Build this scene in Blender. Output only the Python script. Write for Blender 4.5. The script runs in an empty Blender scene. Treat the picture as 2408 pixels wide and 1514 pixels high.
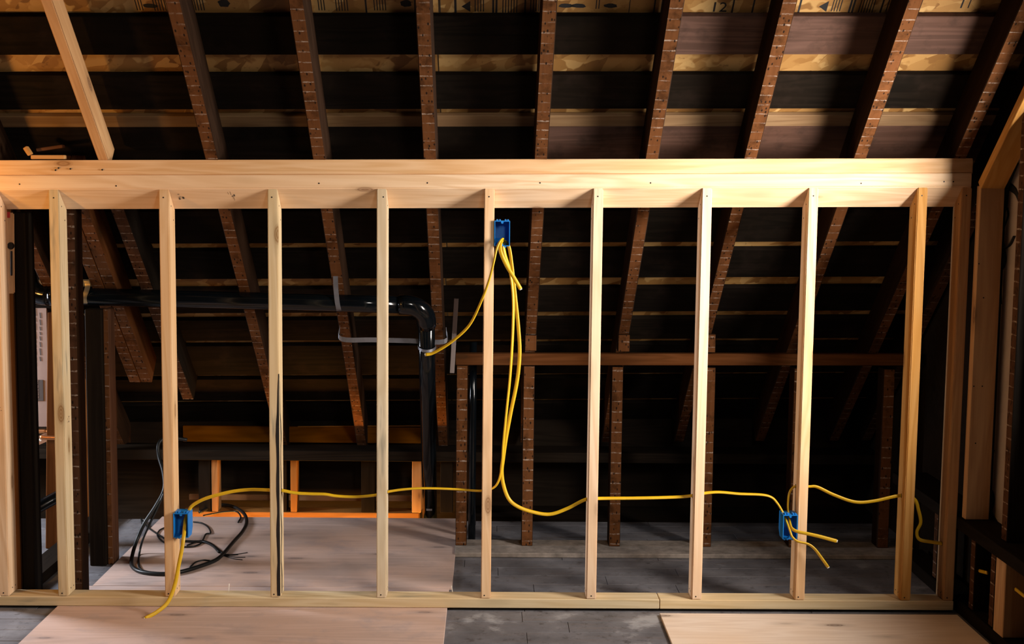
import bpy, bmesh, math, random
from mathutils import Vector, Matrix
random.seed(7)
C = bpy.context.scene.collection

# ------------------------------------------------------------------ camera
F, YAW, PITCH, ROLL, DIST, EYE = 3037.51, 0.0187871, -0.0992514, 0.0110625, 4.847567, 1.592973
def cam_axes():
    cy, sy, cp, sp, cr, sr = math.cos(YAW), math.sin(YAW), math.cos(PITCH), math.sin(PITCH), math.cos(ROLL), math.sin(ROLL)
    f = Vector((sy*cp, cy*cp, sp)); r = Vector((cy, -sy, 0)); u = r.cross(f)
    return cr*r + sr*u, -sr*r + cr*u, f
RV, UV_, FV = cam_axes()
EYEP = Vector((0, -DIST, EYE))
cam = bpy.data.objects.new('camera', bpy.data.cameras.new('camera')); C.objects.link(cam)
cam.matrix_world = Matrix(((RV.x, UV_.x, -FV.x, EYEP.x), (RV.y, UV_.y, -FV.y, EYEP.y), (RV.z, UV_.z, -FV.z, EYEP.z), (0, 0, 0, 1)))
cam.data.sensor_fit = 'HORIZONTAL'; cam.data.sensor_width = 36; cam.data.lens = F/2408*36
cam.data.clip_start = .05
bpy.context.scene.camera = cam
def ray(x, y): return FV + RV*((x-1204)/F) - UV_*((y-757)/F)
def atY(x, y, Y): d = ray(x, y); return EYEP + d*((Y-EYEP.y)/d.y)
def atZ(x, y, Z=0.): d = ray(x, y); return EYEP + d*((Z-EYEP.z)/d.z)
def atX(x, y, X): d = ray(x, y); return EYEP + d*((X-EYEP.x)/d.x)

# ------------------------------------------------------------------ world, view, lights
sc = bpy.context.scene
w = bpy.data.worlds.new('world'); sc.world = w; w.use_nodes = True
w.node_tree.nodes['Background'].inputs[0].default_value = (1.0, .58, .28, 1)
w.node_tree.nodes['Background'].inputs[1].default_value = .022
vs = sc.view_settings
vs.view_transform = 'Standard'; vs.look = 'None'; vs.gamma = 1; vs.use_curve_mapping = False; vs.exposure = 0

def area_light(name, loc, target, sx, sy, power, col, spread=180):
    l = bpy.data.lights.new(name, 'AREA'); l.shape = 'RECTANGLE'; l.size = sx; l.size_y = sy
    l.energy = power; l.color = col; l.spread = math.radians(spread)
    o = bpy.data.objects.new(name, l); C.objects.link(o); o.location = loc
    o.rotation_euler = (Vector(target)-Vector(loc)).to_track_quat('-Z', 'Y').to_euler()
    return o
# daylight through the gable window just out of frame on the right
area_light('gable_window_daylight', (2.40, -1.14, 1.60), (.80, 0, 1.62), .70, 1.0, 92, (1.0, .91, .83), 125)
# daylight through a skylight in the opposite roof slope, behind the camera
area_light('skylight_daylight', (1.15, -4.3, 2.75), (-.95, 0, .80), .6, .7, 8.5, (1.0, .92, .84), 68)
# daylight from the side room on the left
area_light('side_window_daylight', (-3.2, .75, 1.05), (-.9, .1, .0), .45, .6, 85, (.84, .90, 1.0))
# warm light rising through the open eave from the storey below
area_light('eave_glow', (-.85, 1.44, -.22), (-.85, 1.47, 1), 1.35, .07, 14.0, (1.0, .45, .08))
def bulb(name, loc, power, col, r=.04):
    l = bpy.data.lights.new(name, 'POINT'); l.energy = power; l.color = col; l.shadow_soft_size = r
    o = bpy.data.objects.new(name, l); C.objects.link(o); o.location = loc
bulb('work_bulb', (-2.25, -.75, 1.50), 23, (1.0, .50, .13))
bulb('hanging_bulb', (-2.07, -.20, 1.47), 3.2, (1.0, .46, .09), .03)

# ------------------------------------------------------------------ materials
MATS = {}
class NT:
    def __init__(s, name, rough=.7, metal=0., spec=.3):
        m = bpy.data.materials.new(name); m.use_nodes = True; s.m = m; s.t = m.node_tree; s.n = s.t.nodes
        s.b = s.n['Principled BSDF']; s.b.inputs['Roughness'].default_value = rough; s.b.inputs['Metallic'].default_value = metal
        s.b.inputs['Specular IOR Level'].default_value = spec
        MATS[name] = m
    def add(s, typ, **k):
        n = s.n.new(typ)
        for a, v in k.items():
            if a.startswith('i_'):
                key = a[2:]; n.inputs[int(key) if key.isdigit() else key.replace('_', ' ')].default_value = v
            else: setattr(n, a, v)
        return n
    def link(s, a, b): s.t.links.new(a, b)
    def coords(s, scale=(1, 1, 1), rnd=True):
        tc = s.add('ShaderNodeTexCoord'); out = tc.outputs['Object']
        if rnd:
            oi = s.add('ShaderNodeObjectInfo')
            mu = s.add('ShaderNodeVectorMath', operation='SCALE'); mu.inputs[0].default_value = (37.1, 11.3, 23.7)
            s.link(oi.outputs['Random'], mu.inputs['Scale'])
            ad = s.add('ShaderNodeVectorMath', operation='ADD'); s.link(out, ad.inputs[0]); s.link(mu.outputs[0], ad.inputs[1]); out = ad.outputs[0]
        mp = s.add('ShaderNodeVectorMath', operation='MULTIPLY'); mp.inputs[1].default_value = scale
        s.link(out, mp.inputs[0]); return mp.outputs[0]
    def noise(s, vec, scale=1, detail=4, rough=.55, dist=0):
        n = s.add('ShaderNodeTexNoise'); n.inputs['Scale'].default_value = scale; n.inputs['Detail'].default_value = detail
        n.inputs['Roughness'].default_value = rough; n.inputs['Distortion'].default_value = dist
        s.link(vec, n.inputs['Vector']); return n.outputs['Fac']
    def voronoi(s, vec, scale=1, out='Distance', rnd=1.):
        n = s.add('ShaderNodeTexVoronoi'); n.inputs['Scale'].default_value = scale; n.inputs['Randomness'].default_value = rnd
        s.link(vec, n.inputs['Vector']); return n.outputs[out]
    def math(s, op, a, b=None, c=None):
        n = s.add('ShaderNodeMath', operation=op)
        for i, v in enumerate((a, b, c)):
            if v is None: continue
            if isinstance(v, (int, float)): n.inputs[i].default_value = v
            else: s.link(v, n.inputs[i])
        return n.outputs[0]
    def ramp(s, fac, stops, interp='LINEAR'):
        n = s.add('ShaderNodeValToRGB'); cr = n.color_ramp; cr.interpolation = interp
        while len(cr.elements) < len(stops): cr.elements.new(.5)
        for e, (p, c) in zip(cr.elements, stops):
            e.position = p; e.color = (c, c, c, 1) if isinstance(c, (int, float)) else (*c, 1)
        s.link(fac, n.inputs[0]); return n.outputs[0]
    def mix(s, fac, a, b, mode='MIX'):
        n = s.add('ShaderNodeMix', data_type='RGBA', blend_type=mode)
        for i, v in ((0, fac), (6, a), (7, b)):
            if isinstance(v, (int, float)): n.inputs[i].default_value = v
            elif isinstance(v, tuple): n.inputs[i].default_value = (*v, 1)
            else: s.link(v, n.inputs[i])
        return n.outputs[2]
    def bump(s, h, strength=.2, dist=.002):
        n = s.add('ShaderNodeBump'); n.inputs['Strength'].default_value = strength; n.inputs['Distance'].default_value = dist
        s.link(h, n.inputs['Height']); s.link(n.outputs[0], s.b.inputs['Normal'])
    def col(s, c):
        if isinstance(c, tuple): s.b.inputs['Base Color'].default_value = (*c, 1)
        else: s.link(c, s.b.inputs['Base Color'])

def wood(name, c0, c1, cknot, knots=True, fiber=.2, rough=.72, tint=.18, streak=None, blotch=None, spec=.3):
    """grain runs along the object's local X"""
    t = NT(name, rough, 0, .04 if c0[0] < .2 else spec)
    v = t.coords((1, 1, 1))
    ds = t.add('ShaderNodeVectorMath', operation='MULTIPLY'); ds.inputs[1].default_value = (.55, 7, 7); t.link(v, ds.inputs[0])
    g = t.noise(ds.outputs[0], 1.4, 3, .5, .6)
    rings = t.math('MULTIPLY_ADD', t.math('SINE', t.math('MULTIPLY', g, 48.)), .5, .5)
    fb = t.add('ShaderNodeVectorMath', operation='MULTIPLY'); fb.inputs[1].default_value = (2.5, 130, 130); t.link(v, fb.inputs[0])
    fn = t.noise(fb.outputs[0], 1, 3, .6)
    f = t.math('ADD', t.math('MULTIPLY', rings, .40), t.math('MULTIPLY', fn, .6))
    c = t.mix(t.ramp(f, [(.22, 0.), (.85, 1.)]), c0, c1)
    big = t.noise(v, 2.3, 2, .5)
    c = t.mix(t.ramp(big, [(.38, 0.), (.66, .55)]), c, tuple(min(1, a*b) for a, b in zip(c0, (.93, .80, .66))))
    if knots:
        kv = t.add('ShaderNodeVectorMath', operation='MULTIPLY'); kv.inputs[1].default_value = (3.2, 9., 9.); t.link(v, kv.inputs[0])
        d = t.voronoi(kv.outputs[0], 1.)
        halo = t.ramp(d, [(.10, 1.), (.30, 0.)])
        c = t.mix(t.math('MULTIPLY', halo, .55), c, tuple(a*.72 for a in c1))
        ring2 = t.math('MULTIPLY_ADD', t.math('SINE', t.math('MULTIPLY', d, 150.)), .25, .75)
        core = t.math('MULTIPLY', t.ramp(d, [(.09, 1.), (.14, 0.)]), ring2)
        c = t.mix(t.math('MULTIPLY', core, .85), c, cknot)
    if streak:
        sv = t.add('ShaderNodeVectorMath', operation='MULTIPLY'); sv.inputs[1].default_value = (3., 22, 22); t.link(v, sv.inputs[0])
        c = t.mix(t.ramp(t.noise(sv.outputs[0], 1, 3, .6), [(.60, 0.), (.72, .6)]), c, streak)
    if blotch:
        c = t.mix(t.ramp(t.noise(v, 9, 4, .65), [(.52, 0.), (.75, .8)]), c, blotch)
    oi = t.add('ShaderNodeObjectInfo')
    hs = t.add('ShaderNodeHueSaturation'); t.link(c, hs.inputs['Color'])
    t.link(t.math('MULTIPLY_ADD', oi.outputs['Random'], tint, 1-tint/2), hs.inputs['Value'])
    t.link(t.math('MULTIPLY_ADD', t.math('FRACT', t.math('MULTIPLY', oi.outputs['Random'], 7.3)), .25, .88), hs.inputs['Saturation'])
    t.col(hs.outputs[0]); t.bump(f, fiber, .0015)
    return t.m
wood('pine', (.78, .565, .365), (.63, .40, .215), (.26, .13, .06))
wood('pine_rose', (.76, .53, .335), (.60, .36, .185), (.24, .12, .055), tint=.05)
wood('pine_pale', (.70, .575, .385), (.55, .42, .245), (.25, .13, .05), streak=(.20, .19, .15))
wood('pine_orange', (.60, .35, .15), (.43, .215, .075), (.16, .07, .03))
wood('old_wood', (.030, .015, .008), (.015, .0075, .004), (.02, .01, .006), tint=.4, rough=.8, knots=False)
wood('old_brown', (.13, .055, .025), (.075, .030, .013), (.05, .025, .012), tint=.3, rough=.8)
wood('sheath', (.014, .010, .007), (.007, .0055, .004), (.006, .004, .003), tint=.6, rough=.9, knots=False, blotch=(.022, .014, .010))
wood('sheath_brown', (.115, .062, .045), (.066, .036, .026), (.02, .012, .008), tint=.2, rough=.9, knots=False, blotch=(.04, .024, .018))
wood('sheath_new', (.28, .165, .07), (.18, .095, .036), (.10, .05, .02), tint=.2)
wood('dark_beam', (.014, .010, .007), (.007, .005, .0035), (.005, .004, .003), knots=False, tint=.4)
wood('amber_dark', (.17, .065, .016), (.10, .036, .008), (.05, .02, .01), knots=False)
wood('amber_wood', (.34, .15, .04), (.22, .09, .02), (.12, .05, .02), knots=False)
wood('plywood', (.58, .43, .38), (.46, .335, .285), (.19, .14, .13), fiber=.08, tint=.06, rough=.7, blotch=(.40, .31, .29))
wood('plywood_pale', (.82, .69, .58), (.71, .57, .46), (.18, .12, .09), fiber=.08, tint=.05, rough=.7)

def lath_face(name, base0, base1):
    """old framing face: plaster ridges between lost laths, nail holes"""
    t = NT(name, .85, 0, .05)
    v = t.coords((1, 1, 1)); sx = t.add('ShaderNodeSeparateXYZ'); t.link(v, sx.inputs[0])
    gv = t.add('ShaderNodeVectorMath', operation='MULTIPLY'); gv.inputs[1].default_value = (3, 60, 60); t.link(v, gv.inputs[0])
    g = t.noise(gv.outputs[0], 1, 4, .6)
    c = t.mix(g, base1, base0)
    st = t.noise(v, 14, 4, .65)
    c = t.mix(t.ramp(st, [(.5, 0.), (.68, .75)]), c, tuple(a*.4 for a in base1))
    wob = t.math('MULTIPLY_ADD', t.noise(v, 22, 2), .10, 0)
    fr = t.math('FRACT', t.math('ADD', t.math('MULTIPLY', sx.outputs['X'], 1/.0465), wob))
    tri = t.math('ABSOLUTE', t.math('SUBTRACT', fr, .5))
    lw = t.math('MULTIPLY_ADD', t.noise(v, 33, 3, .6), .26, -.065)
    line = t.ramp(t.math('SUBTRACT', lw, tri), [(0., 0.), (.03, 1.)])
    br = t.noise(v, 70, 4, .7); br2 = t.noise(v, 9, 2)
    amt = t.math('MULTIPLY', line, t.math('MULTIPLY', t.ramp(br, [(.38, 0.), (.56, 1.)]), t.ramp(br2, [(.36, .05), (.60, 1.)])))
    c = t.mix(t.math('MULTIPLY', amt, .8), c, (.42, .33, .26))
    nv = t.add('ShaderNodeVectorMath', operation='MULTIPLY'); nv.inputs[1].default_value = (30, 62, 62); t.link(v, nv.inputs[0])
    hole = t.ramp(t.voronoi(nv.outputs[0], 1.), [(.15, 1.), (.24, 0.)])
    c = t.mix(t.math('MULTIPLY', hole, .92), c, (.012, .008, .006))
    t.col(c); t.bump(t.math('ADD', g, t.math('MULTIPLY', amt, 2.)), .35, .002)
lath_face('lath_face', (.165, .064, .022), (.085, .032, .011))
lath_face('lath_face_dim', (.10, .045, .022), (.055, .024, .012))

def osb():
    t = NT('osb', .65, spec=.35); v = t.coords((1, 1, 1), rnd=True)
    cols = []
    for k, (ang, sc_) in enumerate(((.35, (7, 19, 7)), (-.75, (17, 6, 17)))):
        m = t.add('ShaderNodeMapping'); m.inputs['Rotation'].default_value = (0, 0, ang); t.link(v, m.inputs['Vector'])
        s_ = t.add('ShaderNodeVectorMath', operation='MULTIPLY'); s_.inputs[1].default_value = sc_; t.link(m.outputs[0], s_.inputs[0])
        nz = t.add('ShaderNodeTexNoise'); nz.inputs['Scale'].default_value = 1.2; t.link(s_.outputs[0], nz.inputs['Vector'])
        ad = t.add('ShaderNodeVectorMath', operation='MULTIPLY_ADD'); ad.inputs[1].default_value = (.5, .5, .5); t.link(nz.outputs['Color'], ad.inputs[0]); t.link(s_.outputs[0], ad.inputs[2])
        vc = t.voronoi(ad.outputs[0], 1., 'Color'); sp = t.add('ShaderNodeSeparateXYZ'); t.link(vc, sp.inputs[0])
        cols.append(t.ramp(sp.outputs[0], [(0., (.17, .075, .016)), (.3, (.27, .13, .032)), (.65, (.37, .20, .06)), (1., (.50, .31, .115))]))
    pick = t.ramp(t.noise(v, 11, 2), [(.46, 0.), (.50, 1.)])
    c = t.mix(pick, cols[0], cols[1])
    dk = t.ramp(t.noise(v, 34, 4, .7), [(.62, 0.), (.72, .6)])
    c = t.mix(dk, c, (.10, .042, .010)); t.col(c); t.bump(t.noise(v, 60, 3), .2, .001)
osb()
def old_floor():
    t = NT('old_floor', .62, spec=.4); v = t.coords((1, 1, 1))
    tc = t.add('ShaderNodeTexCoord'); 
    geo = t.add('ShaderNodeNewGeometry'); pos = geo.outputs['Position']
    n1 = t.noise(pos, 5, 5, .65); n2 = t.noise(pos, 26, 5, .7); n3 = t.noise(pos, 2.2, 3)
    c = t.ramp(n1, [(.3, (.085, .082, .090)), (.55, (.15, .146, .158)), (.75, (.23, .226, .24))])
    c = t.mix(t.ramp(n2, [(.56, 0.), (.70, .75)]), c, (.035, .026, .022))
    c = t.mix(t.ramp(t.math('MULTIPLY', n3, n1), [(.34, 0.), (.42, .6)]), c, (.42, .42, .43))
    sv = t.add('ShaderNodeVectorMath', operation='MULTIPLY'); sv.inputs[1].default_value = (2, 40, 2); t.link(pos, sv.inputs[0])
    c = t.mix(t.ramp(t.noise(sv.outputs[0], 1, 4, .7), [(.50, 0.), (.75, .5)]), c, (.16, .12, .10))
    t.col(c); t.bump(n2, .25, .002)
old_floor()
def plain(name, c, rough=.6, metal=0., spec=.4, var=0.):
    t = NT(name, rough, metal, spec)
    v = t.coords((1, 1, 1)); n = t.noise(v, 18, 4, .6)
    t.col(t.mix(t.ramp(n, [(.3, 0.), (.75, 1.)]), c, tuple(a*(1-var) for a in c)))
    return t.m
plain('blue_plastic', (.006, .20, .62), .38, 0, .5, .2)
plain('yellow_jacket', (.66, .40, .008), .42, 0, .5, .18)
plain('cut_white', (.8, .76, .66), .6)
plain('black_abs', (.003, .0045, .006), .13, 0, .4, .3)
plain('black_rubber', (.007, .008, .008), .45, 0, .4, .3)
plain('galvanised', (.24, .24, .27), .5, .7, .5, .35)
plain('brass_strap', (.62, .50, .30), .35, .9, .5, .3)
plain('copper', (.72, .30, .12), .33, .9, .5, .3)
plain('nail_dark', (.012, .010, .010), .5, .3)
plain('paper_grey', (.40, .33, .28), .85, 0, .2, .12)
plain('black_tar', (.006, .007, .007), .55)
plain('ink', (.012, .010, .010), .8)
plain('ink_faint', (.12, .085, .06), .8)
plain('foam_board', (.42, .31, .27), .8, 0, .2, .12)
plain('logo_grey', (.10, .085, .08), .8)
plain('lead_grey', (.36, .33, .33), .75, 0, .2, .4)
def stained_lath():
    t = NT('white_strip', .85, 0, .1); v = t.coords((1, 1, 1), rnd=False); sx = t.add('ShaderNodeSeparateXYZ'); t.link(v, sx.inputs[0])
    n = t.noise(v, 45, 4, .7)
    f = t.math('ADD', sx.outputs['X'], t.math('MULTIPLY', n, .10))
    t.col(t.ramp(f, [(.20, (.24, .20, .19)), (.235, (.055, .036, .030)), (.40, (.06, .040, .034))]))
stained_lath()
plain('red_paint', (.45, .03, .03), .6)
plain('plaster_dust', (.34, .29, .25), .9, 0, .2, .6)
plain('drywall', (.5, .42, .34), .85)
plain('bark', (.025, .02, .018), .9, 0, .2, .5)

# ------------------------------------------------------------------ mesh helpers
def tag(o, label=None, cat=None, group=None, kind=None):
    if label: o['label'] = label
    if cat: o['category'] = cat
    if group: o['group'] = group
    if kind: o['kind'] = kind
    return o
def empty(name, loc=(0, 0, 0)):
    o = bpy.data.objects.new(name, None); o.empty_display_size = .05; o.location = loc; C.objects.link(o); return o
def adopt(o, parent):
    """parent without moving (parents are plain translations of root things)"""
    if parent is None: return o
    M = parent.matrix_basis.copy(); p = parent
    while p.parent is not None:
        M = p.parent.matrix_basis @ p.matrix_parent_inverse @ M; p = p.parent
    o.parent = parent; o.matrix_parent_inverse = M.inverted(); return o
def mobj(name, bm, mat, parent=None, M=None, smooth=False):
    me = bpy.data.meshes.new(name); bmesh.ops.recalc_face_normals(bm, faces=bm.faces); bm.to_mesh(me); bm.free()
    o = bpy.data.objects.new(name, me); C.objects.link(o)
    for m in (mat if isinstance(mat, (list, tuple)) else [mat]): me.materials.append(MATS[m])
    if M is not None: o.matrix_basis = M
    if smooth:
        for p in me.polygons: p.use_smooth = True
    return adopt(o, parent)
def bm_hexa(pts, bevel=0., seg=1):
    """8 points: 4 at the start (ccw), 4 at the end"""
    bm = bmesh.new(); v = [bm.verts.new(p) for p in pts]
    for f in ((0, 3, 2, 1), (4, 5, 6, 7), (0, 1, 5, 4), (1, 2, 6, 5), (2, 3, 7, 6), (3, 0, 4, 7)): bm.faces.new([v[i] for i in f])
    bmesh.ops.recalc_face_normals(bm, faces=bm.faces)
    if bevel: bmesh.ops.bevel(bm, geom=bm.edges[:], offset=bevel, segments=seg, affect='EDGES', clamp_overlap=True)
    return bm
def frame(p0, xdir, up):
    X = Vector(xdir).normalized(); Z = Vector(up); Z = (Z - X*Z.dot(X)).normalized(); Y = Z.cross(X)
    return Matrix(((X.x, Y.x, Z.x, p0[0]), (X.y, Y.y, Z.y, p0[1]), (X.z, Y.z, Z.z, p0[2]), (0, 0, 0, 1)))
def beam(name, p0, p1, wy, hz, mat, parent=None, up=(0, 0, 1), bevel=.002, seg=1, zoff=0., yoff=0., under=None):
    """timber from p0 to p1; wy across, hz along 'up'; zoff shifts the section (0 = centred). under = material of the -Z face"""
    p0 = Vector(p0); p1 = Vector(p1); L = (p1-p0).length
    y, z = wy/2, hz/2
    s = [(-y+yoff, -z+zoff), (y+yoff, -z+zoff), (y+yoff, z+zoff), (-y+yoff, z+zoff)]
    bm = bm_hexa([(0, a, b) for a, b in s] + [(L, a, b) for a, b in s], bevel, seg)
    mats = [mat]
    if under:
        mats.append(under); bm.normal_update()
        for f in bm.faces:
            if f.normal.z < -.9: f.material_index = 1
    return mobj(name, bm, mats, parent, frame(p0, p1-p0, up))
def box(name, x0, x1, y0, y1, z0, z1, mat, parent=None, bevel=.002, along='x', under=None):
    """axis box with grain along an axis"""
    cx, cy, cz = (x0+x1)/2, (y0+y1)/2, (z0+z1)/2
    if along == 'x': return beam(name, (x0, cy, cz), (x1, cy, cz), y1-y0, z1-z0, mat, parent, bevel=bevel)
    if along == 'y': return beam(name, (cx, y0, cz), (cx, y1, cz), x1-x0, z1-z0, mat, parent, bevel=bevel)
    return beam(name, (cx, cy, z0), (cx, cy, z1), x1-x0, y1-y0, mat, parent, up=(0, 1, 0), bevel=bevel, under=under)
def catmull(P, n=8):
    P = [Vector(p) for p in P]; Q = [P[0]*2-P[1]] + P + [P[-1]*2-P[-2]]; out = []
    for i in range(1, len(Q)-2):
        a, b, c, d = Q[i-1:i+3]
        for k in range(n):
            t = k/n; out.append(.5*((2*b) + (c-a)*t + (2*a-5*b+4*c-d)*t*t + (3*b-a-3*c+d)*t**3))
    out.append(P[-1]); return out
def bm_tube(path, ra, rb=None, seg=8, bm=None, twist=0., radii=None):
    rb = rb or ra; bm = bm or bmesh.new(); n = len(path); rings = []
    N = None
    for i, p in enumerate(path):
        T = (path[min(i+1, n-1)] - path[max(i-1, 0)]).normalized()
        if N is None:
            N = Vector((0, 1, 0)); 
            if abs(T.dot(N)) > .9: N = Vector((1, 0, 0))
        N = (N - T*N.dot(T)).normalized(); B = T.cross(N)
        a0 = twist*i/n; k = radii[i] if radii else 1
        rings.append([bm.verts.new(p + (N*math.cos(a+a0)*0 + (B*math.cos(a0)+N*math.sin(a0))*math.cos(a)*ra*k + (N*math.cos(a0)-B*math.sin(a0))*math.sin(a)*rb*k)) for a in [2*math.pi*j/seg for j in range(seg)]])
    for r0, r1 in zip(rings[:-1], rings[1:]):
        for j in range(seg): bm.faces.new((r0[j], r0[(j+1) % seg], r1[(j+1) % seg], r1[j]))
    bm.faces.new(rings[0][::-1]); bm.faces.new(rings[-1]); return bm
def bm_disc_peg(bm, c, nrm, r, h, seg=8):
    nrm = Vector(nrm).normalized(); a = nrm.orthogonal().normalized(); b = nrm.cross(a); c = Vector(c)
    r0 = [bm.verts.new(c - nrm*.002 + (a*math.cos(t)+b*math.sin(t))*r) for t in [2*math.pi*j/seg for j in range(seg)]]
    r1 = [bm.verts.new(c + nrm*h + (a*math.cos(t)+b*math.sin(t))*r*.8) for t in [2*math.pi*j/seg for j in range(seg)]]
    for j in range(seg): bm.faces.new((r0[j], r0[(j+1) % seg], r1[(j+1) % seg], r1[j]))
    bm.faces.new(r1)
def nails(parent, spots, r=.0034):
    for c, n in spots:
        bm = bmesh.new(); bm_disc_peg(bm, c, n, r, .0006); mobj('nail_head', bm, 'nail_dark', parent)
def text_mesh(name, body, size, M, mat, parent=None, thick=.0004):
    cu = bpy.data.curves.new(name, 'FONT'); cu.body = body; cu.size = size; cu.extrude = thick; cu.resolution_u = 2
    t = bpy.data.objects.new(name, cu); C.objects.link(t)
    bpy.context.view_layer.update()
    me = bpy.data.meshes.new_from_object(t.evaluated_get(bpy.context.evaluated_depsgraph_get()))
    bpy.data.objects.remove(t); bpy.data.curves.remove(cu)
    me.materials.clear(); me.materials.append(MATS[mat])
    o = bpy.data.objects.new(name, me); C.objects.link(o); o.matrix_basis = M; return adopt(o, parent)

# ------------------------------------------------------------------ roof
T = .868; NRM = math.hypot(1, T); SL = Vector((0, 1, -T))/NRM; UP = Vector((0, T, 1))/NRM     # down-slope, roof normal (outwards)
TILT = .0135; ZR = 1.7235
def roofp(X, Y, off=0.):
    """point on the plane of the rafters' lower edges, off outwards along the normal"""
    return Vector((X, Y, ZR + TILT*X - T*Y)) + UP*off
def roofs(X, s, off=0.): return roofp(X, (s - .1215)/NRM, 0) + UP*off     # s is measured at the deck, .14 above the rafter edges
ceiling = empty('ceiling', (0, 0, 2.2)); tag(ceiling, 'steep attic roof of old rafters, skip boards and strand board', kind='structure')
RD = .14; BT = .021
edges = [-1.62, -1.29, -1.0, -.705, -.437]
# gaps between the boards where strand board shows, as distances down the slope
gaps = [(-1.33, -1.25), (-1.04, -.96), (-.75, -.67), (-.545, -.437), (-.261, -.162), (.010, .105), (.30, .36), (.535, .594), (.802, .854), (1.048, 1.125), (1.303, 1.359), (1.524, 1.567), (1.816, 1.854), (2.051, 2.091)]
XL, XR = -3.1, 2.15
prev = -1.6
for i, (a, b) in enumerate(gaps):
    s0, s1 = prev, a
    mid = (s0+s1)/2; j = random.uniform(-.003, .003)
    cuts = {4: [XL, .605, XR], 6: [XL, .192, XR], 3: [XL, -.22, XR], 8: [XL, -.63, XR], 10: [XL, .6, XR]}.get(i, [XL, XR])
    for x0, x1 in zip(cuts[:-1], cuts[1:]):
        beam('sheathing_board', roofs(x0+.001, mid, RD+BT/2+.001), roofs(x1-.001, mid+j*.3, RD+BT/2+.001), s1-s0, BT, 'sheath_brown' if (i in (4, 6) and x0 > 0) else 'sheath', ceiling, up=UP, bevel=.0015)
    prev = b
beam('sheathing_board', roofs(XL, (prev+2.42)/2, RD+BT/2+.001), roofs(XR, (prev+2.42)/2, RD+BT/2+.001), 2.42-prev, BT, 'sheath', ceiling, up=UP, bevel=.0015)
# one gap carries a newer nailing strip
for x0, x1 in ((XL, -.23), (-.225, .60), (.605, XR)):
    beam('nailing_strip', roofs(x0, .076, RD+.006), roofs(x1, .076, RD+.006), .058, .019, 'sheath_new', ceiling, up=UP, zoff=.006)
panels = []
for x0, x1 in ((XL, -1.03), (-1.027, -.185), (-.18, 1.03), (1.033, XR)):
    for s0, s1 in ((-1.6, -.30), (-.297, .92), (.923, 2.42)):
        panels.append(beam('osb_panel', roofs(x0, (s0+s1)/2, RD+BT+.008), roofs(x1, (s0+s1)/2, RD+BT+.008), s1-s0, .011, 'osb', ceiling, up=UP, bevel=.001))
# rafters with plaster marks of the lost lath on their lower edges
RX = [-1.845, -1.03, -.632, -.221, .192, .607, .976, 1.388, 1.765, 1.93]
for i, x in enumerate(RX):
    y1 = 1.66 if x < 0 else 1.60
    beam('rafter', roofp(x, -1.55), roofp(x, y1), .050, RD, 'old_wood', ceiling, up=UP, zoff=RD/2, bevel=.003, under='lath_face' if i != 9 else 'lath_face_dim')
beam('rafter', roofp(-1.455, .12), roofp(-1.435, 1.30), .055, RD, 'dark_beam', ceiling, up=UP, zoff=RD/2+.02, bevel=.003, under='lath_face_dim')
for dx in (0., .053):
    beam('trimmer_rafter', roofp(-1.635+dx, .10), roofp(-1.645+dx, 1.16), .051, RD, 'old_brown', ceiling, up=UP, zoff=RD/2, bevel=.002, under='lath_face')
# printed stamps on the strand board in the top gap
def stamp(body, x, s, size, rot=0):
    s += .035; p = roofs(x, s, RD+BT+.0020)
    xd = Vector((math.cos(rot), 0, 0)) + (-SL)*math.sin(rot)
    return text_mesh('printed_stamp', body, size, frame(p, xd, -UP), 'ink', ceiling)
def bars(x, s0, s1, widths):
    bm = bmesh.new(); cx = x; s0 += .035; s1 += .035
    for wd in widths:
        if wd > 0:
            pts = [roofs(cx, s0, RD+BT+.0022), roofs(cx+wd, s0, RD+BT+.0022), roofs(cx+wd, s1, RD+BT+.0022), roofs(cx, s1, RD+BT+.0022)]
            q = [p + UP*.0006 for p in pts]
            v = [bm.verts.new(p) for p in pts+q]
            for f in ((0, 1, 2, 3), (7, 6, 5, 4), (0, 4, 5, 1), (1, 5, 6, 2), (2, 6, 7, 3), (3, 7, 4, 0)): bm.faces.new([v[k] for k in f])
        cx += abs(wd)
    return mobj('printed_stamp', bm, 'ink', ceiling)
def smudge(x, s, rx, rs):
    bm = bmesh.new(); n = 14; s += .035
    v = [bm.verts.new(roofs(x+math.cos(a)*rx*random.uniform(.75, 1.1), s+math.sin(a)*rs*random.uniform(.75, 1.1), RD+BT+.0022)) for a in [2*math.pi*k/n for k in range(n)]]
    f = bm.faces.new(v); e = bmesh.ops.extrude_face_region(bm, geom=[f])
    bmesh.ops.translate(bm, verts=[g for g in e['geom'] if isinstance(g, bmesh.types.BMVert)], vec=UP*.0006)
    return mobj('printed_stamp', bm, 'ink', ceiling)
LN = lambda n: [(.0035 if k % 2 == 0 else -.006) for k in range(n)]
def warning(x, s):
    s += .035; bm = bmesh.new(); v = [bm.verts.new(roofs(x+a, s+b, RD+BT+.0022)) for a, b in ((0, 0), (.03, -.024), (.03, .024))]
    f = bm.faces.new(v); e = bmesh.ops.extrude_face_region(bm, geom=[f])
    bmesh.ops.translate(bm, verts=[g for g in e['geom'] if isinstance(g, bmesh.types.BMVert)], vec=UP*.0006)
    return mobj('printed_stamp', bm, 'ink', ceiling)
for x in (-.10, 1.13):
    warning(x, -.497)
    bars(x+.045, -.56, -.475, LN(7)); bars(x+.105, -.56, -.462, [.007, -.004, .007])
    bars(x+.14, -.56, -.47, LN(11)); bars(x+.215, -.56, -.462, [.006]); bars(x+.235, -.56, -.475, LN(7))
bars(-.125, -.56, -.468, [.008]); bars(-.175, -.56, -.45, [.003]); bars(-.262, -.56, -.447, [.004]); bars(-.255, -.515, -.508, [.04])
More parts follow.
